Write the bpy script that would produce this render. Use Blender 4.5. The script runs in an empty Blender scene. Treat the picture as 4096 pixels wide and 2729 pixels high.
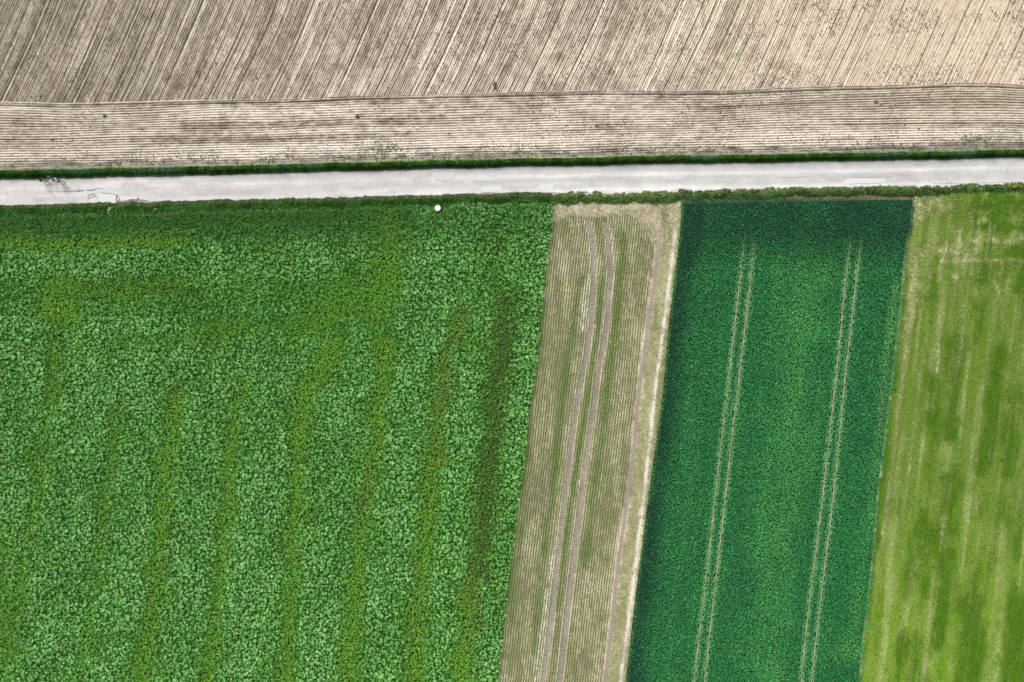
import bpy, math, bmesh
import numpy as np
from mathutils import Vector, Matrix
rng = np.random.default_rng(7)
S, H = 36.0, 76.0                     # pixels (4096 wide) per metre on the ground, camera height
def wx(px): return (np.asarray(px, float) - 2048.0) / S
def wy(py): return (1364.5 - np.asarray(py, float)) / S
def ipx(X): return X * S + 2048.0
def ipy(Y): return 1364.5 - Y * S
K = 4096 / 2353.0                     # overview pixels -> full pixels
scene = bpy.context.scene
C = scene.collection

# ------------------------------------------------------------------ noise
_T = rng.random((8, 256, 256))
def vn(x, y, s=0):
    t = _T[s % 8]; x = x + 37.3 * s; y = y + 91.7 * s
    xi = np.floor(x).astype(int); yi = np.floor(y).astype(int)
    fx = x - xi; fy = y - yi
    fx = fx * fx * (3 - 2 * fx); fy = fy * fy * (3 - 2 * fy)
    a = t[xi & 255, yi & 255]; b = t[(xi + 1) & 255, yi & 255]
    c = t[xi & 255, (yi + 1) & 255]; d = t[(xi + 1) & 255, (yi + 1) & 255]
    return (a * (1 - fx) + b * fx) * (1 - fy) + (c * (1 - fx) + d * fx) * fy
def fbm(x, y, s=0, o=3):
    r = 0; a = 1; n = 0
    for i in range(o):
        r = r + a * vn(x * 2 ** i, y * 2 ** i, s + i); n += a; a *= .5
    return r / n
def ss(a, b, x):
    t = np.clip((x - a) / (b - a), 0, 1); return t * t * (3 - 2 * t)
def mixc(a, b, t):
    return np.asarray(a) * (1 - t[..., None]) + np.asarray(b) * t[..., None]
def lex(x, xp, fp):                   # linear interpolation with linear extrapolation
    x = np.asarray(x, float); xp = np.asarray(xp, float); fp = np.asarray(fp, float)
    r = np.interp(x, xp, fp)
    r = np.where(x < xp[0], fp[0] + (x - xp[0]) * (fp[1] - fp[0]) / (xp[1] - xp[0]), r)
    return np.where(x > xp[-1], fp[-1] + (x - xp[-1]) * (fp[-1] - fp[-2]) / (xp[-1] - xp[-2]), r)
def seg_d(x, y, pts):
    d = np.full(np.shape(x), 1e9)
    for (x0, y0), (x1, y1) in zip(pts[:-1], pts[1:]):
        dx, dy = x1 - x0, y1 - y0
        t = np.clip(((x - x0) * dx + (y - y0) * dy) / (dx * dx + dy * dy + 1e-9), 0, 1)
        d = np.minimum(d, np.hypot(x - x0 - t * dx, y - y0 - t * dy))
    return d
def strokes(x, y, L):                 # x, y in overview pixels; soft strokes (pts, half width, strength)
    m = np.zeros(np.shape(x))
    for pts, w, a in L:
        m = np.maximum(m, a * np.exp(-(seg_d(x, y, pts) / w) ** 2))
    return m

# ------------------------------------------------------------------ boundaries (full-size pixels)
HEAD = (np.array([0, 150, 370, 640, 830, 1130, 1360, 1650, 1850, 2000, 2200, 2290, 2353]) * K,
        np.array([234, 238, 232, 228, 221, 214, 208, 209, 200, 199, 192, 193, 197]) * K)
VT = ([0, 1100, 2048, 3072, 4096], [684, 660, 638, 619, 602])
VB = ([0, 1024, 2048, 3072, 4096], [720, 696, 668, 650, 631])
RB = ([0, 1024, 2048, 3072, 4096], [829, 806, 780, 761, 742])
def vt(px): return lex(px, *VT)
def vb(px): return lex(px, *VB)
def rb(px): return lex(px, *RB)
B1 = ([796, 874, 961, 1091, 1244, 1392, 1572, 1827, 2000, 2395, 2729], [2213, 2208, 2196, 2179, 2163, 2150, 2124, 2097, 2072, 2025, 1986])
B2 = ([813, 944, 1091, 1300, 1572, 1832, 2000, 2349, 2729], [2727, 2718, 2700, 2674, 2651, 2615, 2592, 2546, 2502])
B3 = ([796, 908, 957, 1046, 1247, 1387, 1544, 1761, 1982, 2196, 2506, 2729], [3664, 3650, 3637, 3624, 3608, 3590, 3572, 3546, 3518, 3501, 3467, 3444])
def b1(py): return lex(py, *B1)
def b2(py): return lex(py, *B2)
def b3(py): return lex(py, *B3)

# ------------------------------------------------------------------ materials
def newmat(name):
    m = bpy.data.materials.new(name); m.use_nodes = True
    nt = m.node_tree; return m, nt, nt.nodes['Principled BSDF']
def mat_attr(name, rough=.9, spec=.2, grain=0.0, gscale=9.0, bump=0.0, bscale=20., transl=0.0):
    m, nt, b = newmat(name)
    a = nt.nodes.new('ShaderNodeAttribute'); a.attribute_name = 'Col'
    b.inputs['Roughness'].default_value = rough
    b.inputs['Specular IOR Level'].default_value = spec
    out = a.outputs['Color']
    tc = nt.nodes.new('ShaderNodeTexCoord')
    if grain:
        n = nt.nodes.new('ShaderNodeTexNoise'); n.inputs['Scale'].default_value = gscale
        n.inputs['Detail'].default_value = 4; n.inputs['Roughness'].default_value = .7
        nt.links.new(tc.outputs['Object'], n.inputs['Vector'])
        r = nt.nodes.new('ShaderNodeMapRange')
        r.inputs['From Min'].default_value = .3; r.inputs['From Max'].default_value = .7
        r.inputs['To Min'].default_value = 1 - grain; r.inputs['To Max'].default_value = 1 + grain
        nt.links.new(n.outputs['Fac'], r.inputs['Value'])
        v = nt.nodes.new('ShaderNodeVectorMath'); v.operation = 'SCALE'
        nt.links.new(out, v.inputs[0]); nt.links.new(r.outputs[0], v.inputs['Scale']); out = v.outputs[0]
    nt.links.new(out, b.inputs['Base Color'])
    if bump:
        n2 = nt.nodes.new('ShaderNodeTexNoise'); n2.inputs['Scale'].default_value = bscale
        n2.inputs['Detail'].default_value = 3
        nt.links.new(tc.outputs['Object'], n2.inputs['Vector'])
        bp = nt.nodes.new('ShaderNodeBump'); bp.inputs['Strength'].default_value = bump
        bp.inputs['Distance'].default_value = .05
        nt.links.new(n2.outputs['Fac'], bp.inputs['Height']); nt.links.new(bp.outputs[0], b.inputs['Normal'])
    if transl:
        t = nt.nodes.new('ShaderNodeBsdfTranslucent'); nt.links.new(out, t.inputs['Color'])
        mx = nt.nodes.new('ShaderNodeMixShader'); mx.inputs[0].default_value = transl
        nt.links.new(b.outputs[0], mx.inputs[1]); nt.links.new(t.outputs[0], mx.inputs[2])
        nt.links.new(mx.outputs[0], nt.nodes['Material Output'].inputs['Surface'])
    return m
def mat_plain(name, col, rough=.6, metal=0., var=.12, scale=25, spec=.4):
    m, nt, b = newmat(name)
    tc = nt.nodes.new('ShaderNodeTexCoord'); n = nt.nodes.new('ShaderNodeTexNoise')
    n.inputs['Scale'].default_value = scale; nt.links.new(tc.outputs['Object'], n.inputs['Vector'])
    mx = nt.nodes.new('ShaderNodeMixRGB')
    mx.inputs[1].default_value = (*[c * (1 - var) for c in col], 1); mx.inputs[2].default_value = (*[min(1, c * (1 + var)) for c in col], 1)
    nt.links.new(n.outputs['Fac'], mx.inputs[0]); nt.links.new(mx.outputs[0], b.inputs['Base Color'])
    b.inputs['Roughness'].default_value = rough; b.inputs['Metallic'].default_value = metal
    b.inputs['Specular IOR Level'].default_value = spec
    return m
M_SOIL = mat_attr('dry_soil', .95, .1, .30, 14., .5, 16.)
M_SOIL2 = mat_attr('crop_soil', .95, .1, .25, 10., .4, 14.)
M_ROAD = mat_attr('worn_road', .85, .25, .10, 4., .10, 30.)
M_LEAF = mat_attr('crop_leaf', .65, .12, transl=.15)
M_LEAFD = mat_attr('broad_leaf', .65, .10, transl=.12)
M_GRASS = mat_attr('grass_blade', .7, .10, transl=.15)
M_CLOD = mat_attr('soil_clod', .95, .1)

# ------------------------------------------------------------------ mesh helpers
def tag(o, label=None, cat=None, group=None, kind=None):
    for k, v in (('label', label), ('category', cat), ('group', group), ('kind', kind)):
        if v: o[k] = v
    return o
def raw(name, V, F, col, mat, smooth=False, parent=None):
    """V (n,3), F (m,k) all faces with k corners"""
    me = bpy.data.meshes.new(name)
    V = np.ascontiguousarray(V, dtype=np.float32); F = np.ascontiguousarray(F, dtype=np.int32)
    n, (m, k) = len(V), F.shape
    me.vertices.add(n); me.vertices.foreach_set('co', V.ravel())
    me.loops.add(m * k); me.loops.foreach_set('vertex_index', F.ravel())
    me.polygons.add(m)
    me.polygons.foreach_set('loop_start', np.arange(m, dtype=np.int32) * k)
    me.polygons.foreach_set('use_smooth', np.full(m, smooth, dtype=bool))
    me.update(calc_edges=True)
    if col is not None:
        a = me.attributes.new('Col', 'FLOAT_COLOR', 'POINT')
        c = np.ones((n, 4), np.float32); c[:, :3] = np.clip(col, 0, 1)
        a.data.foreach_set('color', c.ravel())
    me.materials.append(mat)
    o = bpy.data.objects.new(name, me); C.objects.link(o); o.parent = parent
    return o
def grid(name, X, Y, Z, col, mat, smooth=True):
    n, m = X.shape
    V = np.stack([X, Y, Z], -1).reshape(-1, 3)
    i = np.arange(n * m).reshape(n, m)
    F = np.stack([i[:-1, :-1], i[1:, :-1], i[1:, 1:], i[:-1, 1:]], -1).reshape(-1, 4)
    # make faces point up
    p = V[F[0]]; nz = np.cross(p[1] - p[0], p[2] - p[0])[2]
    if nz < 0: F = F[:, ::-1]
    return raw(name, V, F, col.reshape(-1, 3) * (.88 if name == 'road' else .80), mat, smooth)
def blades(name, x, y, z, az, L, W, rise, droop, col, mat, tipcol=1.0):
    """one folded diamond leaf per entry: base, two shoulders, tip"""
    n = len(x)
    dx, dy = np.cos(az), np.sin(az)
    V = np.empty((n, 4, 3)); 
    V[:, 0] = np.stack([x, y, z], -1)
    mx, my, mz = x + dx * L * .45, y + dy * L * .45, z + rise
    V[:, 1] = np.stack([mx - dy * W, my + dx * W, mz], -1)
    V[:, 3] = np.stack([mx + dy * W, my - dx * W, mz], -1)
    V[:, 2] = np.stack([x + dx * L, y + dy * L, z + rise - droop], -1)
    cc = np.repeat(col[:, None, :], 4, 1)
    cc[:, 2] *= tipcol
    F = np.arange(n * 4).reshape(n, 4)
    return raw(name, V.reshape(-1, 3), F, cc.reshape(-1, 3), mat)
def jit(n, a): return (rng.random(n) - .5) * 2 * a

# ================================================================== SETTING
# ---- far ground
me = bpy.data.meshes.new('ground')
R = 2500
me.from_pydata([(-R, -R, -.12), (R, -R, -.12), (R, R, -.12), (-R, R, -.12)], [], [(0, 1, 2, 3)])
g = bpy.data.objects.new('ground', me); C.objects.link(g); g['kind'] = 'structure'
m, nt, b = newmat('farmland')
tc = nt.nodes.new('ShaderNodeTexCoord'); vo = nt.nodes.new('ShaderNodeTexVoronoi'); vo.inputs['Scale'].default_value = .006
no = nt.nodes.new('ShaderNodeTexNoise'); no.inputs['Scale'].default_value = .5; no.inputs['Detail'].default_value = 8
cr = nt.nodes.new('ShaderNodeValToRGB')
cr.color_ramp.elements[0].color = (.05, .12, .03, 1); cr.color_ramp.elements[1].color = (.30, .26, .19, 1)
e = cr.color_ramp.elements.new(.5); e.color = (.09, .15, .04, 1)
sep = nt.nodes.new('ShaderNodeSeparateColor'); mx = nt.nodes.new('ShaderNodeMixRGB'); mx.blend_type = 'MULTIPLY'; mx.inputs[0].default_value = .4
nt.links.new(tc.outputs['Object'], vo.inputs['Vector']); nt.links.new(tc.outputs['Object'], no.inputs['Vector'])
nt.links.new(vo.outputs['Color'], sep.inputs[0]); nt.links.new(sep.outputs[0], cr.inputs[0])
nt.links.new(cr.outputs[0], mx.inputs[1]); nt.links.new(no.outputs['Color'], mx.inputs[2]); nt.links.new(mx.outputs[0], b.inputs['Base Color'])
b.inputs['Roughness'].default_value = 1
me.materials.append(m)

# ---- upper field, furrows slanting
u = np.arange(-76, 66, .05)
t = np.concatenate([np.arange(-.25, 16, .2), np.arange(16, 60, 2.)])
U, Tt = np.meshgrid(u, t, indexing='ij')
X = U + .50 * Tt - .0042 * np.minimum(Tt, 40) ** 2
wob = .25 * (vn(U / 5, Tt / 6, 1) - .5) + .05 * (vn(U / .8, Tt / 2.5, 5) - .5)
X = X + wob
yb = wy(lex(ipx(U), *HEAD))
Y = yb + Tt
right = ss(14, 46, X)                                   # calmer, pinker soil towards the right
leftness = 1 - ss(-50, -22, X)
fine = np.cos(U / .26 * 2 * np.pi)
r_ = np.random.default_rng(3)                            # tine and wheel grooves at uneven spacing
gx = []; q = -76.
while q < 66:
    q += 1.38 + r_.normal(0, .12); gx.append((q, 1)); gx += [(q + .46 + r_.normal(0, .05), .45), (q + .92 + r_.normal(0, .05), .35)]
groove = np.zeros_like(U); ridge = np.zeros_like(U)
for q, st_ in gx:
    w_ = r_.uniform(.07, .12) * (.6 + .4 * st_); a_ = r_.uniform(.6, 1.0) * st_; fade = .45 + .8 * ss(.25, .7, vn(Tt[0] / 7 + q, Tt[0] * 0 + q, 4))
    i0, i1 = np.searchsorted(u, [q - .7, q + .7])
    dd = U[i0:i1] - q
    groove[i0:i1] = np.maximum(groove[i0:i1], a_ * np.exp(-(dd / w_) ** 2) * fade[None])
    ridge[i0:i1] = np.maximum(ridge[i0:i1], a_ * np.exp(-((dd - .26) / .14) ** 2) * fade[None])
band = vn(U / .42, Tt / 16, 2); band2 = vn(U / .24, Tt / 5, 3); wide = vn(U / 1.9, Tt / 30, 4)
calm = 1 - .45 * right
Z = (.075 * fine * (.5 + band2) - .15 * groove * (1 + .5 * right) + .05 * ridge + .06 * (band - .5)) * calm \
    + .075 * (vn(X / .20, Y / .22, 3) - .5) + .05 * (vn(X / .1, Y / .12, 4) - .5)
blot = fbm(X / 2.2, Y / 2.8, 1); blot2 = fbm(X / .5, Y / .8, 5)
dry = np.clip(.64 + .50 * (band - .5) + .20 * (wide - .5) + .45 * (blot - .5) + .8 * (blot2 - .5) + .25 * ridge, 0, 1)
col = mixc((.24, .19, .13), (.66, .59, .48), dry)
col = mixc(col, np.array((.55, .445, .335)), .60 * right)
col = mixc(col, np.array((.42, .375, .27)), .42 * leftness)
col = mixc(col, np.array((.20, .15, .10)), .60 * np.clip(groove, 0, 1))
wet = ss(.58, .75, fbm(X / .7, Y / 1.1, 6)) * (1 - .75 * right)
col = mixc(col, np.array((.20, .15, .10)), .4 * wet)
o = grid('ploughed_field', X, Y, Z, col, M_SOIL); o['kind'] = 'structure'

# ---- headland, furrows along the road
hx = np.arange(-75, 75, .22)
hv = np.linspace(0, 1, 215)
HX, HV = np.meshgrid(hx, hv, indexing='ij')
top = wy(lex(ipx(HX), *HEAD)) ; bot = wy(vt(ipx(HX))) - .05
HY = top * (1 - HV) + bot * HV
d = HV * 7.5                                              # metres from the upper edge, about
dw = d + .30 * (vn(HX / 12, d / 2.2, 2) - .5) + .05 * (vn(HX / 2.6, d / 1.2, 6) - .5)
ROW = .28
fine = np.cos(dw / ROW * 2 * np.pi)
band = vn(dw / .8, HX / 45, 1); band2 = vn(dw / .33, HX / 16, 5)
amp = .65 + .7 * band2
edge = ss(.93, .985, HV)
HZ = .060 * (1 - 2 * ss(.1, .9, -fine)) * amp * (1 - .85 * ss(.86, .97, HV)) - .07 * ss(.66, .9, band2) \
     + .06 * (vn(HX / .24, HY / .16, 3) - .5) + .04 * (vn(HX / .22, HY / .1, 4) - .5) + .06 * np.exp(-((d - .1) / .22) ** 2) - .10 * np.exp(-((d - .42) / .16) ** 2)
HZ = HZ + .004
right = ss(15, 50, HX); leftness = 1 - ss(-56, -25, HX)
blot = fbm(HX / 5, HY / 1.6, 3); blot2 = fbm(HX / 1.1, HY / .5, 7)
bl3 = fbm(HX / .5, HY / .35, 2)
dry = np.clip(.5 + .65 * (band - .5) + .8 * (blot - .5) + .8 * (blot2 - .5) + .8 * (bl3 - .5) + .12, 0, 1)
darkb = np.exp(-((d - 2.5 + .5 * np.sin(HX / 14)) / .55) ** 2) * .28 * (.3 + vn(HX / 12, d / 3, 2)) + np.exp(-((d - 4.2 - .01 * HX) / .5) ** 2) * .25 * vn(HX / 9, d, 3)
lightb = ss(4.4, 5.6, d) * (.5 + .5 * ss(-5, 30, HX))
dry = np.clip(dry - darkb + .22 * lightb, 0, 1)
col = mixc((.23, .185, .13), (.68, .61, .51), dry)
col = mixc(col, np.array((.50, .42, .32)), .45 * right * (1 - lightb))
col = mixc(col, np.array((.33, .29, .205)), .22 * leftness)
gb = ss(6.45, 6.85, d + .5 * (vn(HX / 1.5, d, 2) - .5))
col = mixc(col, np.array((.17, .15, .125)), .95 * gb * (.6 + .4 * vn(HX / .8, HY / .3, 1)))
o = grid('headland_field', HX, HY, HZ, col, M_SOIL); o['kind'] = 'structure'

# ---- north verge bank (soil under the grass), road, south soils
vx = np.arange(-75, 75, .5); vv = np.linspace(0, 1, 9)
VX, VV = np.meshgrid(vx, vv, indexing='ij')
VY = (wy(vt(ipx(VX))) + .05) * (1 - VV) + (wy(vb(ipx(VX))) - .12) * VV
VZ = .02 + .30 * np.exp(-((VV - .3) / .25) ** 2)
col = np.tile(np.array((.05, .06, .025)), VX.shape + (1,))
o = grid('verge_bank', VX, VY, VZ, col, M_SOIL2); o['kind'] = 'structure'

rx = np.arange(-110, 110, .09); rv = np.linspace(0, 1, 46)
RX, RV = np.meshgrid(rx, rv, indexing='ij'); P = ipx(RX)
ry0 = wy(vb(P)) + .10 + .05 * (vn(RX / .6, RX * 0, 1) - .5); ry1 = wy(rb(P)) - .12 + .14 * (vn(RX / .7, RX * 0, 2) - .5)
RY = ry0 * (1 - RV) + ry1 * RV
RZ = .05 + .03 * (1 - (2 * RV - 1) ** 2)
base = np.tile(np.array((.44, .432, .415)), RX.shape + (1,))
ln = fbm(RX / 14, RV * 5, 3)                            # long faint wear bands
base = base * (.95 + .42 * (ln - .5))[..., None]
gray = np.exp(-((RV - .12) / .14) ** 2) * .5 + np.exp(-((RV - .52 + .04 * np.sin(RX / 9)) / .10) ** 2) * .6
gray = gray * (.35 + .9 * vn(RX / 7, RV * 3, 5)) * ss(-30, -5, RX)
base = mixc(base, np.array((.31, .31, .325)), np.clip(gray, 0, 1) * .8)
wh = (np.exp(-((RV - .86) / .10) ** 2) + .65 * np.exp(-((RV - .36) / .07) ** 2)) * (.5 + .7 * vn(RX / 5, RV * 4, 6))
base = mixc(base, np.array((.62, .61, .595)), np.clip(wh, 0, 1) * (.35 + .5 * ss(-20, 20, RX)))
sp = fbm(RX / 1.6, RV * 4, 2, 4)
base = base * (1 + .30 * (sp - .5))[..., None]
stn = ss(.60, .74, fbm(RX / 3.2, RV * 3.5, 7, 4)); base = mixc(base, np.array((.33, .315, .30)), stn * .45)
base = base * (1 - .10 * ((vn(RX / .12, RV * 24, 2) > .86)))[..., None]
tan = np.clip(ss(.975, 1, RV) * .6, 0, 1)
base = mixc(base, np.array((.36, .33, .29)), tan)
top_e = np.clip(1 - RV / .035, 0, 1) * .5
base = mixc(base, np.array((.27, .255, .22)), top_e)
road = grid('road', RX, RY, RZ, base, M_ROAD); road['kind'] = 'structure'
def road_z(X, Y):
    P = ipx(X); a = wy(vb(P)) + .10; c = wy(rb(P)) - .12
    v = (Y - a) / (c - a); return .05 + .03 * (1 - (2 * v - 1) ** 2)
M_PATCH = mat_attr('road_repair', .9, .2, .08, 12.)
def flat_patch(name, pts, col, lift=.006, ragged=.05, seed=0):
    """polygon in full pixels laid on the road as a real thin layer"""
    P = [np.array(p, float) for p in pts]; Q = []
    r = np.random.default_rng(seed)
    for a, b_ in zip(P, P[1:] + P[:1]):
        n = max(2, int(np.hypot(*(b_ - a)) / 3))
        for i in range(n):
            Q.append(a + (b_ - a) * i / n + r.normal(0, ragged * S / 3, 2))
    me = bpy.data.meshes.new(name); bm = bmesh.new()
    vs = []
    for q in Q:
        X, Y = float(wx(q[0])), float(wy(q[1])); vs.append(bm.verts.new((X, Y, float(road_z(X, Y)) + lift)))
    f = bm.faces.new(vs); bmesh.ops.triangulate(bm, faces=[f]); bmesh.ops.recalc_face_normals(bm, faces=bm.faces)
    if sum(fc.normal.z for fc in bm.faces) < 0: bmesh.ops.reverse_faces(bm, faces=bm.faces)
    bm.to_mesh(me); bm.free()
    a = me.attributes.new('Col', 'FLOAT_COLOR', 'POINT')
    for i in range(len(me.vertices)): a.data[i].color = (*[(c_ if col[0] < .35 else .4 * c_ + .6 * .44) * .88 for c_ in col], 1)
    me.materials.append(M_PATCH); o = bpy.data.objects.new(name, me); C.objects.link(o); o.parent = road
    return o
def crack(pts, w=.05, col=(.20, .19, .17), lift=.010, seed=0):
    r = np.random.default_rng(seed + 50); Q = []
    for a, b_ in zip(pts[:-1], pts[1:]):
        a = np.array(a, float); b_ = np.array(b_, float); n = max(1, int(np.hypot(*(b_ - a)) / 4))
        for i in range(n): Q.append(a + (b_ - a) * i / n + r.normal(0, .8, 2))
    Q.append(np.array(pts[-1], float)); Q = np.array(Q)
    X = wx(Q[:, 0]); Y = wy(Q[:, 1]); T = np.gradient(np.stack([X, Y], 1), axis=0)
    T /= np.linalg.norm(T, axis=1)[:, None] + 1e-9
    ww = w * (.35 + .9 * r.random(len(X))) / 2
    V = np.concatenate([np.stack([X - T[:, 1] * ww, Y + T[:, 0] * ww, road_z(X, Y) + lift], 1),
                        np.stack([X + T[:, 1] * ww, Y - T[:, 0] * ww, road_z(X, Y) + lift], 1)])
    n = len(X); i = np.arange(n - 1); F = np.stack([i, i + n, i + n + 1, i + 1], 1)
    return raw('crack', V, F, np.tile(np.array(col), (len(V), 1)), M_PATCH, parent=road)
Z4 = lambda L: [(150 + a * 450 / 1345, 690 + b_ * 450 / 1345) for a, b_ in L]
Z5 = lambda L: [(1700 + a * 600 / 1345, 640 + b_ * 600 / 1345) for a, b_ in L]
Z6 = lambda L: [(3100 + a * 996 / 1345, 620 + b_ * 996 / 1345) for a, b_ in L]
MUD = (.155, .140, .128)
flat_patch('dirt_patch', Z4([(530, 398), (560, 374), (620, 380), (640, 386), (760, 374), (900, 372), (950, 360), (955, 330), (985, 345), (1010, 345), (1090, 335), (1110, 318), (1190, 322), (1205, 300), (1225, 325), (1290, 330), (1345, 350), (1500, 362), (1700, 352), (1850, 345), (1850, 352), (1600, 372), (1345, 386), (1130, 397), (900, 402), (700, 405)]), MUD, seed=1, ragged=.03)
flat_patch('dirt_patch', Z4([(1110, 386), (1160, 352), (1260, 338), (1340, 356), (1420, 370), (1360, 384), (1230, 391)]), (.27, .26, .24), .009, seed=2, ragged=.02)
flat_patch('dirt_patch', Z5([(480, 302), (540, 290), (700, 296), (800, 285), (880, 290), (960, 285), (1040, 292), (1170, 292), (1170, 300), (1000, 306), (800, 308), (600, 312), (500, 314)]), (.23, .205, .185), seed=3, ragged=.02)
flat_patch('repair_patch', Z4([(735, 250), (945, 262), (945, 365), (735, 370)]), (.56, .55, .52), seed=4, ragged=.02)
flat_patch('repair_patch', Z4([(990, 285), (1200, 295), (1190, 322), (1100, 320), (1080, 335), (1005, 340)]), (.57, .56, .53), .008, seed=5, ragged=.02)
flat_patch('repair_patch', Z4([(640, 305), (700, 290), (730, 340), (725, 368), (630, 380), (620, 350)]), (.53, .52, .50), .008, seed=6, ragged=.02)
flat_patch('repair_patch', Z5([(58, 130), (90, 108), (255, 108), (270, 150), (215, 188), (90, 178)]), (.42, .425, .455), seed=7, ragged=.015)
flat_patch('repair_patch', Z5([(530, 125), (650, 120), (655, 148), (540, 150)]), (.43, .435, .46), seed=8, ragged=.015)
flat_patch('repair_patch', Z5([(1075, 100), (1170, 98), (1175, 140), (1080, 145)]), (.40, .405, .43), seed=9, ragged=.015)
flat_patch('repair_patch', Z5([(500, 250), (560, 240), (690, 236), (680, 268), (600, 284), (505, 282)]), (.62, .61, .59), seed=10, ragged=.02)
flat_patch('repair_patch', Z5([(1020, 225), (1150, 215), (1150, 262), (1060, 272), (1015, 255)]), (.60, .59, .57), seed=11, ragged=.02)
flat_patch('repair_patch', Z6([(358, 148), (395, 126), (600, 128), (590, 148), (440, 155), (400, 162)]), (.60, .595, .58), seed=12, ragged=.02)
flat_patch('repair_patch', Z6([(928, 122), (952, 120), (960, 140), (945, 150), (928, 146)]), (.38, .385, .385), seed=13, ragged=.015)
flat_patch('repair_patch', Z6([(205, 125), (255, 130), (300, 150), (240, 152)]), (.40, .40, .39), seed=14, ragged=.015)
for i, (L, w) in enumerate([
        (Z4([(310, 232), (380, 234), (440, 230), (470, 226)]), .07), (Z4([(465, 226), (510, 222), (555, 222)]), .16),
        (Z4([(590, 212), (650, 218), (700, 205)]), .12), (Z4([(700, 202), (740, 190), (790, 200)]), .05),
        (Z4([(500, 218), (495, 170), (450, 150), (435, 115)]), .04),
        (Z4([(650, 264), (610, 282), (605, 305), (640, 308), (700, 284), (690, 266), (655, 262)]), .10),
        (Z4([(760, 240), (830, 256), (920, 262), (950, 275), (945, 320), (950, 360)]), .08),
        (Z4([(960, 275), (950, 310), (965, 345)]), .14), (Z4([(985, 300), (990, 345)]), .14), (Z4([(1205, 295), (1205, 325)]), .14),
        (Z4([(700, 290), (730, 330), (735, 370)]), .04), (Z4([(120, 215), (200, 230), (300, 240)]), .05),
        (Z4([(150, 225), (190, 270), (220, 300)]), .05), (Z4([(25, 330), (70, 350)]), .05), (Z4([(1050, 90), (1075, 110), (1020, 180)]), .035),
        (Z5([(270, 110), (272, 150), (215, 190), (90, 178)]), .03), (Z5([(430, 206), (540, 200), (680, 210)]), .03),
        (Z6([(390, 126), (470, 126), (600, 126)]), .04), (Z6([(400, 160), (440, 155), (560, 156)]), .04),
        (Z6([(750, 56), (800, 56)]), .05), (Z6([(850, 158), (950, 155), (1100, 152), (1340, 146)]), .05), (Z6([(925, 122), (930, 148), (955, 148)]), .03),
        (Z6([(1130, 100), (1150, 80), (1150, 60)]), .03), (Z6([(0, 122), (200, 122)]), .03), (Z6([(600, 118), (730, 110)]), .04),
        (Z6([(980, 110), (985, 60)]), .025), (Z6([(1255, 105), (1250, 62)]), .025), (Z6([(850, 70), (852, 110)]), .025),
        (Z5([(330, 180), (330, 230)]), .03), ([(1662, 722), (1658, 760)], .04), ([(1230, 700), (1228, 760)], .03), ([(2398, 700), (2400, 745)], .03)]):
    crack(L, w, seed=i, col=(.12, .115, .105) if w > .045 else (.21, .20, .19))

r_ = np.random.default_rng(11)
for i in range(34):
    qx = r_.uniform(30, 4060); y0_ = float(vb(qx)); y1_ = float(rb(qx)); a_ = r_.uniform(.15, .8); l_ = r_.uniform(12, 42)
    qy = y0_ + (y1_ - y0_) * a_
    if r_.random() < .6: L = [(qx, qy - l_ / 2), (qx + r_.normal(0, 4), qy), (qx + r_.normal(0, 6), min(qy + l_ / 2, y1_ - 8))]
    else: L = [(qx - l_, qy + 3), (qx, qy + r_.normal(0, 3)), (qx + l_, qy - 3)]
    L = [(a, min(max(b_, y0_ + 8), y1_ - 8)) for a, b_ in L]
    crack(L, r_.uniform(.02, .045), seed=200 + i, col=(.30, .29, .27))
# ---- soil below the crops on the south side
def soil_sheet(name, xl, xr, y0, y1, z, c0, c1, step=.4):
    ys = np.arange(y1, y0, step); n = int(30 / step)
    V = np.linspace(0, 1, n); YY, VV = np.meshgrid(ys, V, indexing='ij')
    py = ipy(YY); XX = wx(xl(py)) * (1 - VV) + wx(xr(py)) * VV
    tt = fbm(XX / 2, YY / 4, 2); ZZ = z + .05 * (vn(XX / .5, YY / .5, 3) - .5)
    o = grid(name, XX, YY, ZZ, mixc(c0, c1, tt), M_SOIL2); o['kind'] = 'structure'
YT = float(wy(745))
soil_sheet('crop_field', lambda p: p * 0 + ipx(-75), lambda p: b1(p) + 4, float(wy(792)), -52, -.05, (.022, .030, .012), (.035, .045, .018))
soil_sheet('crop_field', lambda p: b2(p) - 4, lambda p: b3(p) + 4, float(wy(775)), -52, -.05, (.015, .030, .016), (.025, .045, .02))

# ---- sown strip between the two crops
sy = np.concatenate([np.arange(wy(772), wy(2729) - 3, -.065), np.arange(wy(2729) - 3, -52, -1.)])
su = np.linspace(0, 1, 400)
SY, SU = np.meshgrid(sy, su, indexing='ij'); SPY = ipy(SY)
SX = wx(b1(SPY)) * (1 - SU) + wx(b2(SPY)) * SU
SPX = ipx(SX); WID = 14.35; um = SU * WID                # metres from the left edge
T1 = ([874, 944, 1048, 1300, 1436, 1555, 1657, 1832, 2000, 2200, 2325, 2488, 2674, 2729], [2348, 2370, 2376, 2366, 2342, 2318, 2301, 2282, 2260, 2235, 2221, 2202, 2179, 2172])
T2 = ([883, 944, 1091, 1300, 1436, 1555, 1657, 1832, 2000, 2232, 2418, 2697, 2729], [2418, 2435, 2442, 2428, 2403, 2383, 2369, 2345, 2323, 2295, 2272, 2242, 2238])
T3 = ([852, 896, 983, 1135, 1300, 1490, 1640, 1832, 2000, 2232, 2442, 2729], [2644, 2644, 2633, 2618, 2592, 2566, 2549, 2532, 2509, 2476, 2453, 2421])
T4 = ([887, 961, 1091, 1300, 1490, 1640, 1832, 2000, 2298, 2535, 2729], [2702, 2700, 2683, 2657, 2631, 2614, 2593, 2576, 2539, 2509, 2483])
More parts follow.
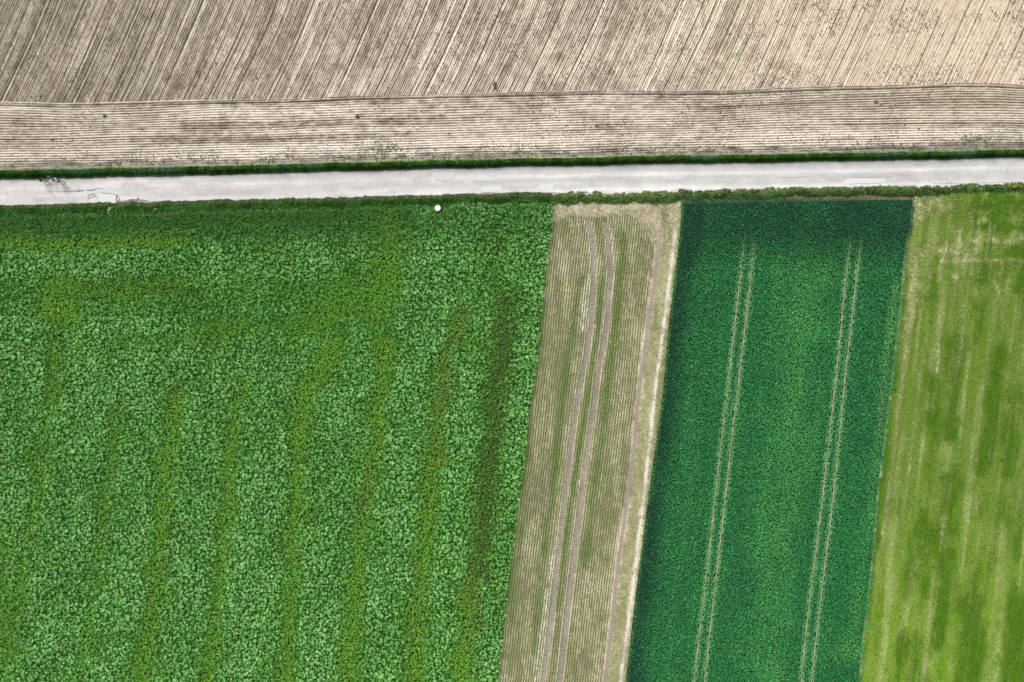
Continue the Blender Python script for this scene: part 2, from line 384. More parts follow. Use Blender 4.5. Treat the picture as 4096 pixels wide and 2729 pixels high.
def arc_top(px):     # where the drilled rows begin (pixels)
    a = 880 - 22 * np.exp(-((px - 2310) / 70) ** 2) - 34 * np.exp(-((px - 2470) / 75) ** 2)
    return a + 110 * ss(2540, 2640, px)
def strip_masks(px, py):
    d1 = (px - lex(py, *T1)) / S; d2 = (px - lex(py, *T2)) / S
    d3 = (px - lex(py, *T3)) / S; d4 = (px - lex(py, *T4)) / S
    a = ss(0, 18, py - arc_top(px)); k3 = ss(850, 880, py)
    rows = a * (1 - ss(-.55, -.3, d3))
    w1 = ss(.36, .22, np.abs(d1)) * ss(866, 900, py); w2 = ss(.36, .22, np.abs(d2)) * ss(870, 900, py)
    w3 = ss(.28, .14, np.abs(d3)) * k3; w4 = np.exp(-((d4 + .05) / .20) ** 2) * (.55 + .45 * ss(.3, .6, vn(py / 30, px * 0, 3))) * ss(880, 960, py)
    return d1, d2, d3, d4, rows, w1, w2, w3, w4
d1, d2, d3, d4, rows, w1, w2, w3, w4 = strip_masks(SPX, SPY)
chev = lambda dd: np.cos((SY + np.abs(dd) * .75) / .30 * 2 * np.pi)
SROW = .287
rowc = np.cos(um / SROW * 2 * np.pi + .35 * (vn(SY / 2, SY * 0, 3) - .5))
groove = ss(.05, .85, -rowc) * (.5 + 1.0 * vn(um / .1, SY / .22, 5))
SZ = .012 - .22 * groove * rows * (1 - np.maximum(w1, w2)) \
     + .075 * (chev(d1) * w1 + chev(d2) * w2) * .7 * (.4 + vn(SY / 1.3, SX, 2)) - .10 * (w1 + w2) + .03 * (np.exp(-((np.abs(d1) - .42) / .09) ** 2) + np.exp(-((np.abs(d2) - .42) / .09) ** 2)) * rows + .02 * chev(d3) * w3 + .03 * chev(d4) * w4 \
     + .03 * (vn(SX / .15, SY / .15, 3) - .5)
SZ = SZ - .02 * (1 - rows) * 0
topm = 1 - rows
blot = fbm(SX / .9, SY / 4, 4); blot2 = fbm(SX / .35, SY / .6, 2)
col = mixc((.21, .185, .115), (.53, .47, .34), np.clip(.35 + 1.3 * (blot - .5) + 1.2 * (blot2 - .5), 0, 1))
mauve = np.array((.25, .205, .185))
col = mixc(col, mauve, np.clip(np.maximum(w1, w2) * .75 + w3 * .80, 0, 1))
col = mixc(col, np.array((.62, .60, .49)), np.clip(w4 * .9, 0, 1))
ed_ = np.exp(-((np.abs(d1) - .40) / .10) ** 2) + np.exp(-((np.abs(d2) - .40) / .10) ** 2)
col = mixc(col, np.array((.60, .56, .44)), np.clip(ed_ * rows * .6, 0, 1))
GREENS = [([(1434, 540), (1424, 652), (1404, 835), (1385, 1001), (1361, 1149), (1345, 1300)], 9, .95), ([(1336, 639), (1310, 780), (1293, 900), (1279, 1030), (1265, 1175), (1252, 1256), (1236, 1403), (1225, 1500)], 9, .85),
          ([(1385, 640), (1369, 786), (1340, 980), (1305, 1189), (1289, 1323), (1280, 1400)], 6, .9), ([(1250, 700), (1225, 850), (1212, 1000), (1200, 1150), (1185, 1300), (1170, 1450)], 13, .6), ([(1420, 540), (1425, 560)], 14, .5)]
pale = strokes(SPX / K, SPY / K, [([(1350, 640), (1342, 700), (1338, 760)], 8, 1.), ([(1299, 981), (1295, 1050)], 5, .9), ([(1200, 1130), (1195, 1190)], 4, .9),
        ([(1270, 1280), (1252, 1416), (1238, 1507), (1228, 1568)], 7, .9), ([(1300, 470), (1380, 480), (1460, 470)], 12, .4), ([(1560, 470), (1562, 520)], 6, .7), ([(1285, 560), (1300, 640)], 8, .4)])
pale = pale * (1 - np.maximum(w1, w2)) * ss(.25, .6, fbm(SX / .3, SY / .8, 3))
col = mixc(col, np.array((.68, .65, .54)), pale)
gsoil = np.array((.14, .18, .05))
gsk = strokes(SPX / K, SPY / K, GREENS) * (.5 + .8 * vn(SX / .5, SY / 1.5, 2))
col = mixc(col, gsoil, np.clip(.30 * ss(.45, .7, fbm(SX / .6, SY / 6, 1)) + .8 * gsk, 0, 1) * rows * (1 - w1) * (1 - w2))
grn34 = ss(.25, .5, d3) * (1 - ss(-.5, -.25, d4)) + ss(.2, .45, d4)
col = mixc(col, np.array((.30, .30, .14)), .55 * np.clip(grn34, 0, 1) * ss(850, 900, SPY))
col = mixc(col, np.array((.40, .35, .25)), .6 * topm * (SPY < 1000) * (d3 < 0))
o = grid('sown_field', SX, SY, SZ, col, M_SOIL); o['kind'] = 'structure'

# ---- lime field soil
ly = np.concatenate([np.arange(wy(752), -41, -.1), np.arange(-41, -52, -1.)])
lu = np.arange(0, 23.2, .085)
LY, LU = np.meshgrid(ly, lu, indexing='ij')
LX = wx(b3(ipy(LY))) - .35 + LU * 1.0
LX = np.where(LU > 22.9, 75, LX)
LZ = .0 + .02 * np.cos(LU / .25 * 2 * np.pi) + .03 * (vn(LX / .15, LY / .15, 3) - .5)
blot = fbm(LX / .7, LY / 2.5, 5)
col = mixc((.17, .19, .06), (.44, .42, .26), np.clip(.5 + 1.4 * (blot - .5), 0, 1))
o = grid('young_field', LX, LY, LZ, col, M_SOIL); o['kind'] = 'structure'

# ---- soil under the south verge
sx = np.arange(-75, 75, .3); sv = np.linspace(0, 1, 7)
AX, AV = np.meshgrid(sx, sv, indexing='ij')
AY = (wy(rb(ipx(AX))) + .06) * (1 - AV) + (wy(rb(ipx(AX))) - 1.35) * AV
AZ = .035 - .045 * AV + .03 * (vn(AX / .4, AY / .4, 2) - .5)
col = mixc(mixc((.10, .09, .05), (.34, .29, .20), fbm(AX / 1.5, AY / .6, 3)), np.array((.05, .06, .025)), np.where(AX < 4.3, .8, np.where(AX > 19, .55, 0.)))
o = grid('roadside_soil', AX, AY, AZ, col, M_SOIL2); o['kind'] = 'structure'

# ================================================================== VEGETATION
def lattice(x0, x1, y0, y1, s, shear=0.0, j=.45):
    xs = np.arange(x0, x1, s); ys = np.arange(y0, y1, s)
    X, Y = np.meshgrid(xs, ys); X = X.ravel() + shear * Y.ravel(); Y = Y.ravel()
    return X + jit(len(X), s * j), Y + jit(len(X), s * j)
def rep(a, k): return np.repeat(a, k)

# ---- tall green crop on the left
X, Y = lattice(-68, 8, -41, float(wy(800)), .235, .13, .42)
px, py = ipx(X), ipy(Y)
keep = (px < b1(py) + 2) & (X > -61) & (py > rb(px) + 9 + 8 * vn(X / 1.5, Y, 1)) & (np.hypot(px - 1755, py - 836) > 15)
X, Y, px, py = X[keep], Y[keep], px[keep], py[keep]; ox, oy = px / K, py / K
wig = 14 * (fbm(ox / 60, oy / 60, 2) - .5); oxw = ox + wig * 2 + 34 * (fbm(ox / 14, oy / 16, 5) - .5); oyw = oy + wig
LANES = [([(770, 800), (705, 900), (690, 1050), (660, 1568)], 25, 0.78), ([(890, 800), (865, 1000), (830, 1250), (800, 1568)], 25, 0.74),
     ([(1060, 720), (1020, 860), (1000, 1000), (975, 1300), (945, 1568)], 23, 0.78), ([(1165, 700), (1150, 850), (1120, 1080), (1075, 1400), (1050, 1568)], 27, 0.78),
     ([(405, 900), (385, 1120), (350, 1400), (330, 1568)], 23, 0.74), ([(560, 880), (530, 1050), (510, 1300), (480, 1568)], 20, 0.70),
     ([(270, 950), (240, 1200), (190, 1568)], 18, 0.49), ([(130, 780), (110, 1000), (60, 1300), (20, 1568)], 20, 0.49), ([(10, 1200), (0, 1500)], 25, 0.57),
     ([(900, 520), (890, 620), (870, 700)], 48, 0.57), ([(0, 560), (200, 565), (420, 548)], 18, 0.66), ([(120, 655), (330, 665), (420, 650)], 25, 0.57), ([(120, 700), (160, 720)], 34, 0.74),
     ([(440, 640), (640, 660), (900, 650)], 13, 0.29), ([(700, 760), (800, 700)], 34, 0.41), ([(250, 800), (420, 780), (560, 760)], 27, 0.37)]
yel = strokes(oxw, oyw, LANES)
yel = np.clip(yel * .95 + .25 * (fbm(X / 2.2, Y / 9, 3) - .5), 0, 1)
brown = strokes(oxw, oyw, [([(1060, 720), (1020, 900), (1000, 1040)], 20, .9), ([(1165, 700), (1150, 900), (1110, 1200), (1080, 1450)], 26, .9), ([(860, 1000), (830, 1200)], 15, .6), ([(960, 1300), (950, 1450)], 16, .5)])
mute = strokes(oxw, oyw, [([(0, 520), (500, 510), (900, 500)], 38, .8), ([(0, 680), (400, 700), (850, 680)], 40, .55), ([(500, 740), (760, 740)], 40, .6), ([(850, 640), (860, 760)], 60, .5), ([(0, 560), (400, 555)], 15, .6), ([(1130, 560), (1130, 660)], 50, .5)])
wave = ss(.35, .65, fbm(X / 2.0, Y / 3.0, 6))
lush = np.clip((.95 - .95 * yel - .75 * mute) * (.80 + .32 * wave), 0, 1)
topd = ss(590, 500, oy + wig) * (1 - .5 * ss(930, 960, ox))      # deeper green headland along the road
dk = strokes(oxw, oyw, [([(1175, 700), (1150, 850), (1120, 1080), (1100, 1300)], 26, .8), ([(1000, 560), (1240, 570)], 30, .5), ([(200, 660), (480, 668)], 8, .5)])
# low understorey, fine leaved: fills the lanes and the gaps
k = 8; n = len(X)
L = (.12 + .07 * rng.random(n * k)); az = rng.random(n * k) * 2 * np.pi
c = mixc((.070, .275, .022), (.190, .430, .030), rep(yel, k))
c = c * (1 - .40 * rep(lush, k))[:, None]
c = mixc(c, np.array((.130, .190, .040)), rep(brown * (.6 + .6 * vn(X / .8, Y / 2, 1)), k) * .7)
c = mixc(c, np.array((.030, .110, .018)), rep(np.maximum(topd * .7, dk), k) * .8)
c = c * (.25 + 1.35 * rng.random(n * k))[:, None]
hz = rep(.14 + .16 * ss(.3, .7, vn(X / .5, Y / .5, 3)) * (1 - .6 * lush), k) * (.4 + .9 * rng.random(n * k))
o = blades('low_crop', rep(X, k) + jit(n * k, .10), rep(Y, k) + jit(n * k, .10), hz, az, L, L * .20, L * .4, L * .3, c, M_LEAF, 1.15)
tag(o, 'fine yellowish green growth in the lanes and gaps of the field below the road on the left', 'crop', kind='stuff')
# tall tufted plants
X2, Y2 = lattice(-68, 8, -41, float(wy(800)), .31, .13, .40)
px2, py2 = ipx(X2), ipy(Y2)
keep = (px2 < b1(py2) + 4) & (X2 > -61) & (py2 > rb(px2) + 32 + 12 * vn(X2 / 1.5, Y2, 1)) & (np.hypot(px2 - 1755, py2 - 836) > 20)
X2, Y2, px2, py2 = X2[keep], Y2[keep], px2[keep], py2[keep]
ox, oy = px2 / K, py2 / K; wig = 14 * (fbm(ox / 60, oy / 60, 2) - .5); oxw = ox + wig * 2 + 34 * (fbm(ox / 14, oy / 16, 5) - .5); oyw = oy + wig
def lanes(oxw, oyw, X, Y):
    y_ = strokes(oxw, oyw, LANES); return np.clip(y_ * .95 + .25 * (fbm(X / 2.2, Y / 9, 3) - .5), 0, 1)
yel2 = lanes(oxw, oyw, X2, Y2)
mute = strokes(oxw, oyw, [([(0, 520), (500, 510), (900, 500)], 38, .8), ([(0, 680), (400, 700), (850, 680)], 40, .55), ([(500, 740), (760, 740)], 40, .6), ([(850, 640), (860, 760)], 60, .5), ([(0, 560), (400, 555)], 15, .6), ([(1130, 560), (1130, 660)], 50, .5)])
dk2 = strokes(oxw, oyw, [([(1175, 700), (1150, 850), (1120, 1080), (1100, 1300)], 26, .9), ([(200, 660), (480, 668)], 8, .5)])
wave = ss(.35, .65, fbm(X2 / 2.4, Y2 / 3.6, 6))
lush2 = np.clip((.95 - .95 * yel2 - .75 * mute) * (.80 + .32 * wave), 0, 1) * (1 - .6 * dk2)
keep = rng.random(len(X2)) < .12 + 1.1 * lush2
X2, Y2, lush2, ox, oy = X2[keep], Y2[keep], lush2[keep], ox[keep], oy[keep]
n = len(X2); k = 17
size = (.65 + .6 * rng.random(n)) * (.6 + .4 * lush2)
tone = rng.random(n)
q = np.tile(np.arange(k), n); az = q * 2.4 + rep(rng.random(n) * 6.28, k) + jit(n * k, .4)
L = rep(size, k) * (.09 + .15 * rng.random(n * k))
hz = rep(.32 + .26 * size * (.4 + .6 * tone), k) + .05 * rng.random(n * k)
c = mixc((.085, .32, .040), (.33, .66, .23), rep(tone * lush2, k))
topd2 = ss(590, 500, oy); topd2 = np.maximum(topd2 * (1 - .5 * ss(930, 980, ox)) * ss(.2, .5, vn(ox / 90, oy / 16, 4) + .15), 0); c = mixc(c, np.array((.035, .115, .030)), rep(topd2 * .85, k))
c = c * (.30 + 1.15 * rng.random(n * k))[:, None]
o = blades('tall_crop', rep(X2, k) + jit(n * k, .04), rep(Y2, k) + jit(n * k, .04), hz, az, L, L * .11, L * .45, L * (.2 + .5 * rng.random(n * k)), c, M_LEAF, 1.2)
tag(o, 'dense tall green tufted crop filling the large field below the road on the left', 'crop', kind='stuff')

# ---- dark green crop
TL = [([948, 1091, 1300, 1431, 1566, 1674, 1805, 1982, 2260, 2488, 2729], [2979, 2963, 2940, 2923, 2911, 2897, 2881, 2862, 2832, 2804, 2776]),
      ([940, 1113, 1300, 1454, 1590, 1720, 1847, 1982, 2232, 2488, 2729], [3019, 3003, 2982, 2963, 2949, 2930, 2918, 2903, 2874, 2844, 2818]),
      ([950, 1082, 1149, 1300, 1509, 1657, 1792, 1987, 2187, 2392, 2573, 2729], [3402, 3389, 3380, 3367, 3344, 3329, 3313, 3292, 3267, 3241, 3220, 3205]),
      ([940, 1002, 1122, 1300, 1496, 1657, 1792, 1982, 2225, 2454, 2729], [3447, 3440, 3425, 3406, 3383, 3368, 3353, 3335, 3305, 3277, 3246])]
X, Y = lattice(4, 52, -41, float(wy(778)), .165, .125, .48)
px, py = ipx(X), ipy(Y)
sc = 1 - .32 / H
tpx, tpy = 2048 + (px - 2048) / sc, 1364.5 + (py - 1364.5) / sc         # where the canopy top shows
tline = np.zeros(len(X)); gap = np.zeros(len(X))
for i, (a, bb) in enumerate(TL):
    dd = np.abs(tpx - lex(tpy, a, bb)); st = ss(930, 1000, tpy) * (.65 + .35 * ss(1000, 1200, tpy))
    cover = ss(.35, .8, vn(tpy / 60, tpy * 0 + 3 * i, 2)) * (.15 + (.35 if i in (0,) else 0))
    tline = np.maximum(tline, ss(6.5, 2.6, dd) * st * (1 - cover))
rag = 10 * (vn(Y / .5, X * 0, 1) - .5)
topb = lex(tpx, [2700, 3072, 3400, 3680], [800, 792, 796, 800])
edge3 = rng.normal(0, 1, len(X)) * 6 + 10 * (fbm(Y / .9, X * 0, 4) - .5) + 0 * X
edge3 = edge3 * ss(900, 1500, tpy)
keep = (tpx > b2(tpy) + 4 + rag) & (tpx < b3(tpy) + rag + edge3) & (tpy > topb + rag) & (rng.random(len(X)) > tline * 1.0)
X, Y, px, py = X[keep], Y[keep], tpx[keep], tpy[keep]; ox, oy = px / K, py / K
el = (px - b2(py)); er = b3(py) - px
bright = strokes(ox, oy, [([(1860, 640), (1840, 760), (1830, 900), (1790, 1150), (1760, 1568)], 62, .62), ([(2060, 660), (2040, 800)], 14, 1.), ([(2040, 800), (2020, 1000), (1990, 1250), (1960, 1500)], 16, .6),
     ([(1960, 1500), (1990, 1450)], 30, .7), ([(1700, 900), (1660, 1100)], 20, .35), ([(1950, 700), (1930, 1000)], 22, .3)])
bright = np.clip(bright + .9 * (fbm(X / 1.6, Y / 3, 5) - .5) + .5 * (vn((X - .125 * Y) / .45, Y / 14, 3) - .5), 0, 1)
dark = np.clip(ss(650, 520, oy) * .8 + ss(120, 20, el) * .9 + .5 * (fbm(X / 4, Y / 6, 2) - .5), 0, 1)
k = 6; n = len(X)
c = mixc((.022, .175, .050), (.060, .275, .068), rep(bright, k))
c = mixc(c, np.array((.006, .052, .026)), rep(dark, k) * .9)
fr = rng.random(n * k)
c = np.where((fr < .08)[:, None], c * 2.0 + .03, c) * (.30 + 1.2 * rng.random(n * k))[:, None]
yy = rep(ss(.5, 1, strokes(ox, oy, [([(2060, 660), (2040, 800), (2020, 1000)], 10, 1.)])), k)
c = mixc(c, np.array((.19, .27, .10)), yy * .3)
# paler leaves along both lips of the wheel lanes
lip = np.zeros(n)
for a, bb in TL: lip = np.maximum(lip, np.exp(-((np.abs(px - lex(py, a, bb)) - 6) / 5) ** 2) * ss(930, 1100, py))
c = mixc(c, np.array((.16, .38, .16)), rep(lip, k) * .85)
fringe = rep(ss(14, 2, el), k); c = mixc(c, np.array((.09, .22, .06)), fringe * .7)
L = .10 + .07 * rng.random(n * k) + .06 * fringe
hz = (.14 + .30 * rep(vn(X / .30, Y / .30, 5), k)) * (.5 + .55 * rng.random(n * k))
o = blades('dark_crop', rep(X, k) + jit(n * k, .07), rep(Y, k) + jit(n * k, .07), hz, rng.random(n * k) * 6.283, L, L * .24, L * .25, L * .3, c, M_LEAFD)
tag(o, 'low dark green leafy crop with four thin wheel lanes between the striped strip and the yellowish field', 'crop', kind='stuff')

# wheel lanes: bare soil ribbons
for a, bb in TL:
    yy = np.arange(wy(945), wy(2729) - 3.5, -.12); P = ipy(yy)
    sc = 1 - .16 / H
    cx = wx(lex(P, a, bb)) * sc; cy = yy * sc
    w = .06 + .04 * (vn(yy / .5, yy * 0, 2))
    w = w * (.35 + .65 * ss(945, 1080, P))
    VX_ = np.stack([cx - w, cx + w], 1); VY_ = np.stack([cy, cy], 1); VZ_ = np.full(VX_.shape, .10)
    cc = mixc((.17, .22, .10), (.34, .36, .22), np.repeat(vn(yy / .35, yy * 0, 4)[:, None], 2, 1))
    cc = mixc(cc, np.array((.12, .26, .08)), np.repeat((ss(.5, .8, vn(yy / 1.1, yy * 0 + 5, 6)) * .7)[:, None], 2, 1))
    o = grid('wheel_lane', VX_, VY_, VZ_, cc, M_SOIL); o['kind'] = 'structure'

# ---- seedlings of the sown strip
um_ = np.arange(SROW / 2 * 0 + .02, WID - .1, SROW); ya = np.arange(wy(2729) - 4, wy(860), .10)
A, Bb = np.meshgrid(um_, ya); A = A.ravel() + jit(A.size, .055); Bb = Bb.ravel() + jit(Bb.size, .05)
ppy = ipy(Bb); X = wx(b1(ppy) + (b2(ppy) - b1(ppy)) * A / WID); ppx = ipx(X); Y = Bb
d1, d2, d3, d4, rows, w1, w2, w3, w4 = strip_masks(ppx, ppy)
dens = .80 + .9 * (fbm(X / 1.0, Y / 7, 1) - .5) + .25 * (vn(X / .3, Y / .5, 3) - .5)
gl = strokes(ppx / K, ppy / K, GREENS) * (.5 + .8 * vn(X / .5, Y / 1.5, 2))
dens = dens + gl
keep = (rng.random(len(X)) < dens * rows * (1 - .92 * np.maximum(w1, w2)))
X, Y, gl = X[keep], Y[keep], gl[keep]; n = len(X); k = 5
g_ = rep(np.clip(.36 + gl * 1.1 + .9 * (fbm(X / .8, Y / 5, 5) - .5), 0, 1), k)
c = mixc((.25, .31, .10), (.065, .155, .012), g_) * (.65 + .7 * rng.random(n * k))[:, None]
L = .055 + .06 * rng.random(n * k)
o = blades('seedling_rows', rep(X, k) + jit(n * k, .03), rep(Y, k) + jit(n * k, .03), np.full(n * k, .03), rng.random(n * k) * 6.283, L, L * .22, L * .5, L * .15, c, M_GRASS)
tag(o, 'rows of small pale green seedlings on the tan strip between the two green crops', 'seedlings', kind='stuff')

# ---- grass of the sown strip: its top end and its right margin
X, Y = lattice(0, 24, -41, float(wy(798)), .12, .12, .5)
px, py = ipx(X), ipy(Y)
d1, d2, d3, d4, rows, w1, w2, w3, w4 = strip_masks(px, py)
inside = (px > b1(py) + 2) & (px < b2(py) - 1)
dens = np.where(py < 1000, (1 - rows) * (.25 + 1.0 * (fbm(X / .8, Y / .5, 3) - .35)), 0)
dens = np.maximum(dens, (.25 + 1.3 * (fbm(X / .5, Y / 3, 4) - .4)) * (d3 > .25) * (1 - w4))
dens = np.maximum(dens, .8 * ss(.22, .45, d4))
dens = dens * (1 - w3) * (1 - .85 * w4)
dens = np.maximum(dens, ss(826, 800, py) * .9)
keep = inside & (rng.random(len(X)) < dens)
X, Y, py, d4 = X[keep], Y[keep], py[keep], d4[keep]; n = len(X); k = 5
gg = rep(np.clip(.45 + (fbm(X / .8, Y / 2, 6) - .5) + .4 * ss(.2, .5, d4) + .3 * ss(830, 800, py), 0, 1), k)
c = mixc((.36, .33, .18), (.12, .20, .035), gg) * (.6 + .7 * rng.random(n * k))[:, None]
L = .07 + .07 * rng.random(n * k)
o = blades('strip_grass', rep(X, k) + jit(n * k, .05), rep(Y, k) + jit(n * k, .05), np.full(n * k, .02) + .03, rng.random(n * k) * 6.283, L, L * .16, L * .5, L * .1, c, M_GRASS)
tag(o, 'short patchy grass at the top end and along the right margin of the tan strip', 'grass', kind='stuff')

# ---- yellowish young crop on the right
X, Y = lattice(28, 70, -41, float(wy(762)), .118, .12, .45)
px, py = ipx(X), ipy(Y)
keep = (px > b3(py) - 9 + 8 * vn(Y / .4, X * 0, 3)) & (X < 61) & (py > lex(px, [3600, 3800, 4096], [800, 775, 764]))
X, Y, px, py = X[keep], Y[keep], px[keep], py[keep]; ox, oy = px / K, py / K
w_ = 8 * (fbm(ox / 25, oy / 60, 3) - .5); oxw = ox + w_; oyw = oy + w_ * .5
bare = strokes(oxw, oyw, [([(2155, 455), (2162, 480)], 8, .9), ([(2125, 450), (2120, 500)], 10, .6), ([(2230, 553), (2353, 548), (2420, 547)], 5, .85), ([(2160, 602), (2240, 597), (2353, 598), (2420, 598)], 4.5, .95),
     ([(2155, 610), (2158, 640)], 5, .8), ([(2140, 575), (2200, 572)], 10, .5), ([(2170, 620), (2200, 640)], 8, .5), ([(2200, 530), (2196, 600)], 5, .6), ([(2225, 545), (2220, 590)], 5, .5), ([(2270, 540), (2262, 590)], 5, .5), ([(2230, 490), (2270, 487)], 6, .5),
     ([(2283, 640), (2290, 668)], 4, .9), ([(2315, 642), (2308, 668)], 4, .9), ([(2290, 665), (2300, 690)], 4, .5),
     ([(2160, 660), (2158, 760), (2150, 850)], 6, .6), ([(2100, 560), (2090, 700), (2080, 800)], 9, .45), ([(2085, 780), (2070, 900), (2050, 1050), (2030, 1250)], 5, .75), ([(2112, 850), (2100, 950), (2088, 1060), (2070, 1200)], 6, .4),
     ([(2215, 760), (2205, 830)], 7, .45), ([(2320, 740), (2318, 800)], 6, .5), ([(2300, 850), (2290, 1000)], 6, .4), ([(2165, 1190), (2160, 1260)], 9, .75), ([(2150, 1260), (2140, 1400), (2125, 1568)], 10, .45), ([(2340, 830), (2353, 850)], 8, .5)])
dkp = strokes(oxw, oyw, [([(2240, 480), (2353, 470), (2420, 470)], 22, .8), ([(2240, 520), (2320, 520), (2400, 520)], 12, .55), ([(2330, 572), (2420, 572)], 14, .9), ([(2190, 640), (2250, 640)], 16, .3), ([(2353, 630), (2330, 660)], 14, .5),
     ([(2200, 780), (2190, 900), (2180, 1000)], 20, .7), ([(2150, 880), (2140, 960)], 24, .7), ([(2290, 820), (2280, 950), (2255, 1080)], 18, .75), ([(2330, 1000), (2320, 1080)], 16, .5), ([(2180, 1100), (2165, 1200), (2155, 1300)], 20, .6), ([(2120, 1180), (2090, 1320)], 22, .65),
     ([(2160, 1400), (2150, 1480)], 16, .5), ([(2230, 1390), (2220, 1568)], 26, .75), ([(2353, 1400), (2330, 1568)], 30, .85), ([(2080, 1480), (2060, 1568)], 14, .4), ([(2260, 700), (2230, 800)], 14, .4)])
dkp = ss(.02, .72, .04 + dkp * 1.0 + .35 * (fbm(X / .5, Y / .9, 4) - .5) + .7 * (vn((X - .12 * Y) / .9, Y / 10, 2) - .5) + 1.1 * (fbm(X / 2.0, Y / 3.0, 6) - .40) + .35 * ss(16, 3, px - b3(py)))
lite = np.clip(1.8 * (vn((X - .12 * Y) / .5, Y / 12, 7) - .55) + .8 * (fbm(X / 1.5, Y / 3, 3) - .5), 0, 1)
strw = strokes(ox, oy, [([(2115, 470), (2150, 520), (2110, 620), (2095, 700)], 40, .8), ([(2200, 570), (2270, 570)], 26, .6)]) * ss(.35, .6, fbm(X / 1.1, Y / 1.6, 1))
bare = .85 * np.clip(strw * .7 + bare * (.45 + .9 * vn(X / .35, Y / .35, 1)) + .9 * (vn((X - .12 * Y) / .30, Y / 5, 5) - .62) + .35 * ss(760, 560, oy) * (fbm(X / .8, Y / .8, 2) > .5) + .35 * (fbm(X / .7, Y / 1.5, 4) - .5), 0, 1)
edgeg = ss(10, 4, px - b3(py)) * .3
tx = ss(1000, 1500, oy) * .6
keep = rng.random(len(X)) > bare * .88
X, Y, bare, dkp, tx, px, py, ox, lite = (a[keep] for a in (X, Y, bare, dkp, tx, px, py, ox, lite)); n = len(X); k = 6
row = ss(.2, .9, np.cos(X * 0 + (px - b3(py)) / S / .25 * 2 * np.pi))
c = mixc((.125, .230, .020), (.175, .335, .010), rep(tx, k))
c = mixc(c, np.array((.38, .46, .16)), rep(lite * (1 - dkp), k) * .8)
c = mixc(c, np.array((.060, .150, .004)), rep(dkp, k) * .95)
c = mixc(c, np.array((.34, .36, .14)), rep(bare, k) * .8)
c = c * (.35 + 1.15 * rng.random(n * k))[:, None]
L = .10 + .06 * rng.random(n * k) + .03 * rep(dkp, k)
hz = .03 + .07 * rep(dkp, k)
o = blades('young_crop', rep(X, k) + jit(n * k, .05), rep(Y, k) + jit(n * k, .05), hz, rng.random(n * k) * 6.283, L, L * .17, L * .55, L * .12, c, M_GRASS)
tag(o, 'thin yellow green young crop with bare and dark patches at the right edge', 'crop', kind='stuff')

# ---- north verge grass
n = 60000
X = rng.uniform(-61, 61, n); v = rng.random(n); px = ipx(X)
y0 = wy(vt(px)); y1 = wy(vb(px)); rag = .22 * (vn(X / .5, X * 0, 2) - .5) + .25 * (vn(X / 3, X * 0, 6) - .5)
Y = (y0 - .14 + rag * .5) * (1 - v) + (y1 + .14 + rag * .5) * v
bz = .30 * np.exp(-((v - .3) / .25) ** 2)
k = 5; t_ = fbm(X / .5, Y / .4, 3); big = fbm(X / 4, Y / 2, 5)
c = mixc((.012, .045, .006), (.060, .150, .020), rep(np.clip(.2 + 1.3 * (t_ - .4) + .35 * (v < .22), 0, 1), k))
blue = rep(ss(.55, .75, big), k); c = mixc(c, np.array((.07, .16, .08)), blue * .5)
strw = rep((v < .10) * 1.0, k); c = mixc(c, np.array((.32, .31, .13)), strw * .5)
low = rep((v > .86) * 1.0, k); c = mixc(c, np.array((.12, .13, .05)), low * .5)
c = c * (.25 + 1.4 * rng.random(n * k))[:, None]
L = .13 + .16 * rng.random(n * k)
lump = .25 + .75 * fbm(X / .5, Y / .4, 7, 3) ** 1.2
hz = rep(bz + .04 + .40 * lump * np.exp(-((v - .38) / .36) ** 2), k) * (.6 + .5 * rng.random(n * k))
o = blades('verge_grass', rep(X, k) + jit(n * k, .05), rep(Y, k) + jit(n * k, .05), hz, rng.random(n * k) * 6.283, L, L * .13, L * .5, L * .3, c, M_GRASS, 1.25)
tag(o, 'long dense dark grass on the bank between the ploughed field and the road', 'grass', kind='stuff')

# ---- south verge grass
n = 66000
X = rng.uniform(-61, 61, n); px = ipx(X)
depth = np.where(px < 2205, .80, 1.10); depth = np.where(px > 2730, .80, depth); depth = depth + .3 * (vn(X / 1.2, X * 0, 3) - .5)
v = rng.random(n); Y = wy(rb(px)) + .06 + .22 * (vn(X / .35, X * 0, 5) - .5) + .20 * (vn(X / 1.7, X * 0, 6) - .5) - depth * v
t_ = fbm(X / .6, Y / .4, 4)
mid = (px > 2205) & (px < 2730)
keepp = rng.random(n) < np.where(mid, .02 + 1.0 * ss(.50, .66, t_ + .06 * np.sin(v * 3.1)) , np.where(px > 2730, .08 + 1.0 * ss(.43, .64, t_) * (1 - .6 * v) , .95))
keepp &= np.hypot(px - 1755, ipy(Y) - 836) > 14
X, Y, v, t_, px, mid = (a[keepp] for a in (X, Y, v, t_, px, mid)); n = len(X); k = 5
c = mixc((.025, .062, .010), (.085, .155, .038), rep(np.clip(.05 + 1.7 * (t_ - .36), 0, 1), k))
c = mixc(c, np.array((.016, .055, .008)), rep((px < 2205) * .9, k))
c = mixc(c, np.array((.30, .29, .15)), rep(np.where(mid, .6, .35) * (rng.random(n) < .4) * (v < .45), k))
c = c * (.3 + 1.3 * rng.random(n * k))[:, None]
L = .12 + .15 * rng.random(n * k)
lump = fbm(X / .9, Y / .35, 7, 4)
hz = rep(.05 + .26 * lump * ss(.35, .6, vn(X / 2.3, Y * 0, 1) + .2) * np.sin(np.pi * np.clip(v, .08, .92)), k) * (.5 + .6 * rng.random(n * k))
o = blades('roadside_grass', rep(X, k) + jit(n * k, .05), rep(Y, k) + jit(n * k, .05), hz, rng.random(n * k) * 6.283, L, L * .15, L * .5, L * .3, c, M_GRASS, 1.2)
tag(o, 'ragged green roadside grass along the lower edge of the pale road', 'grass', kind='stuff')

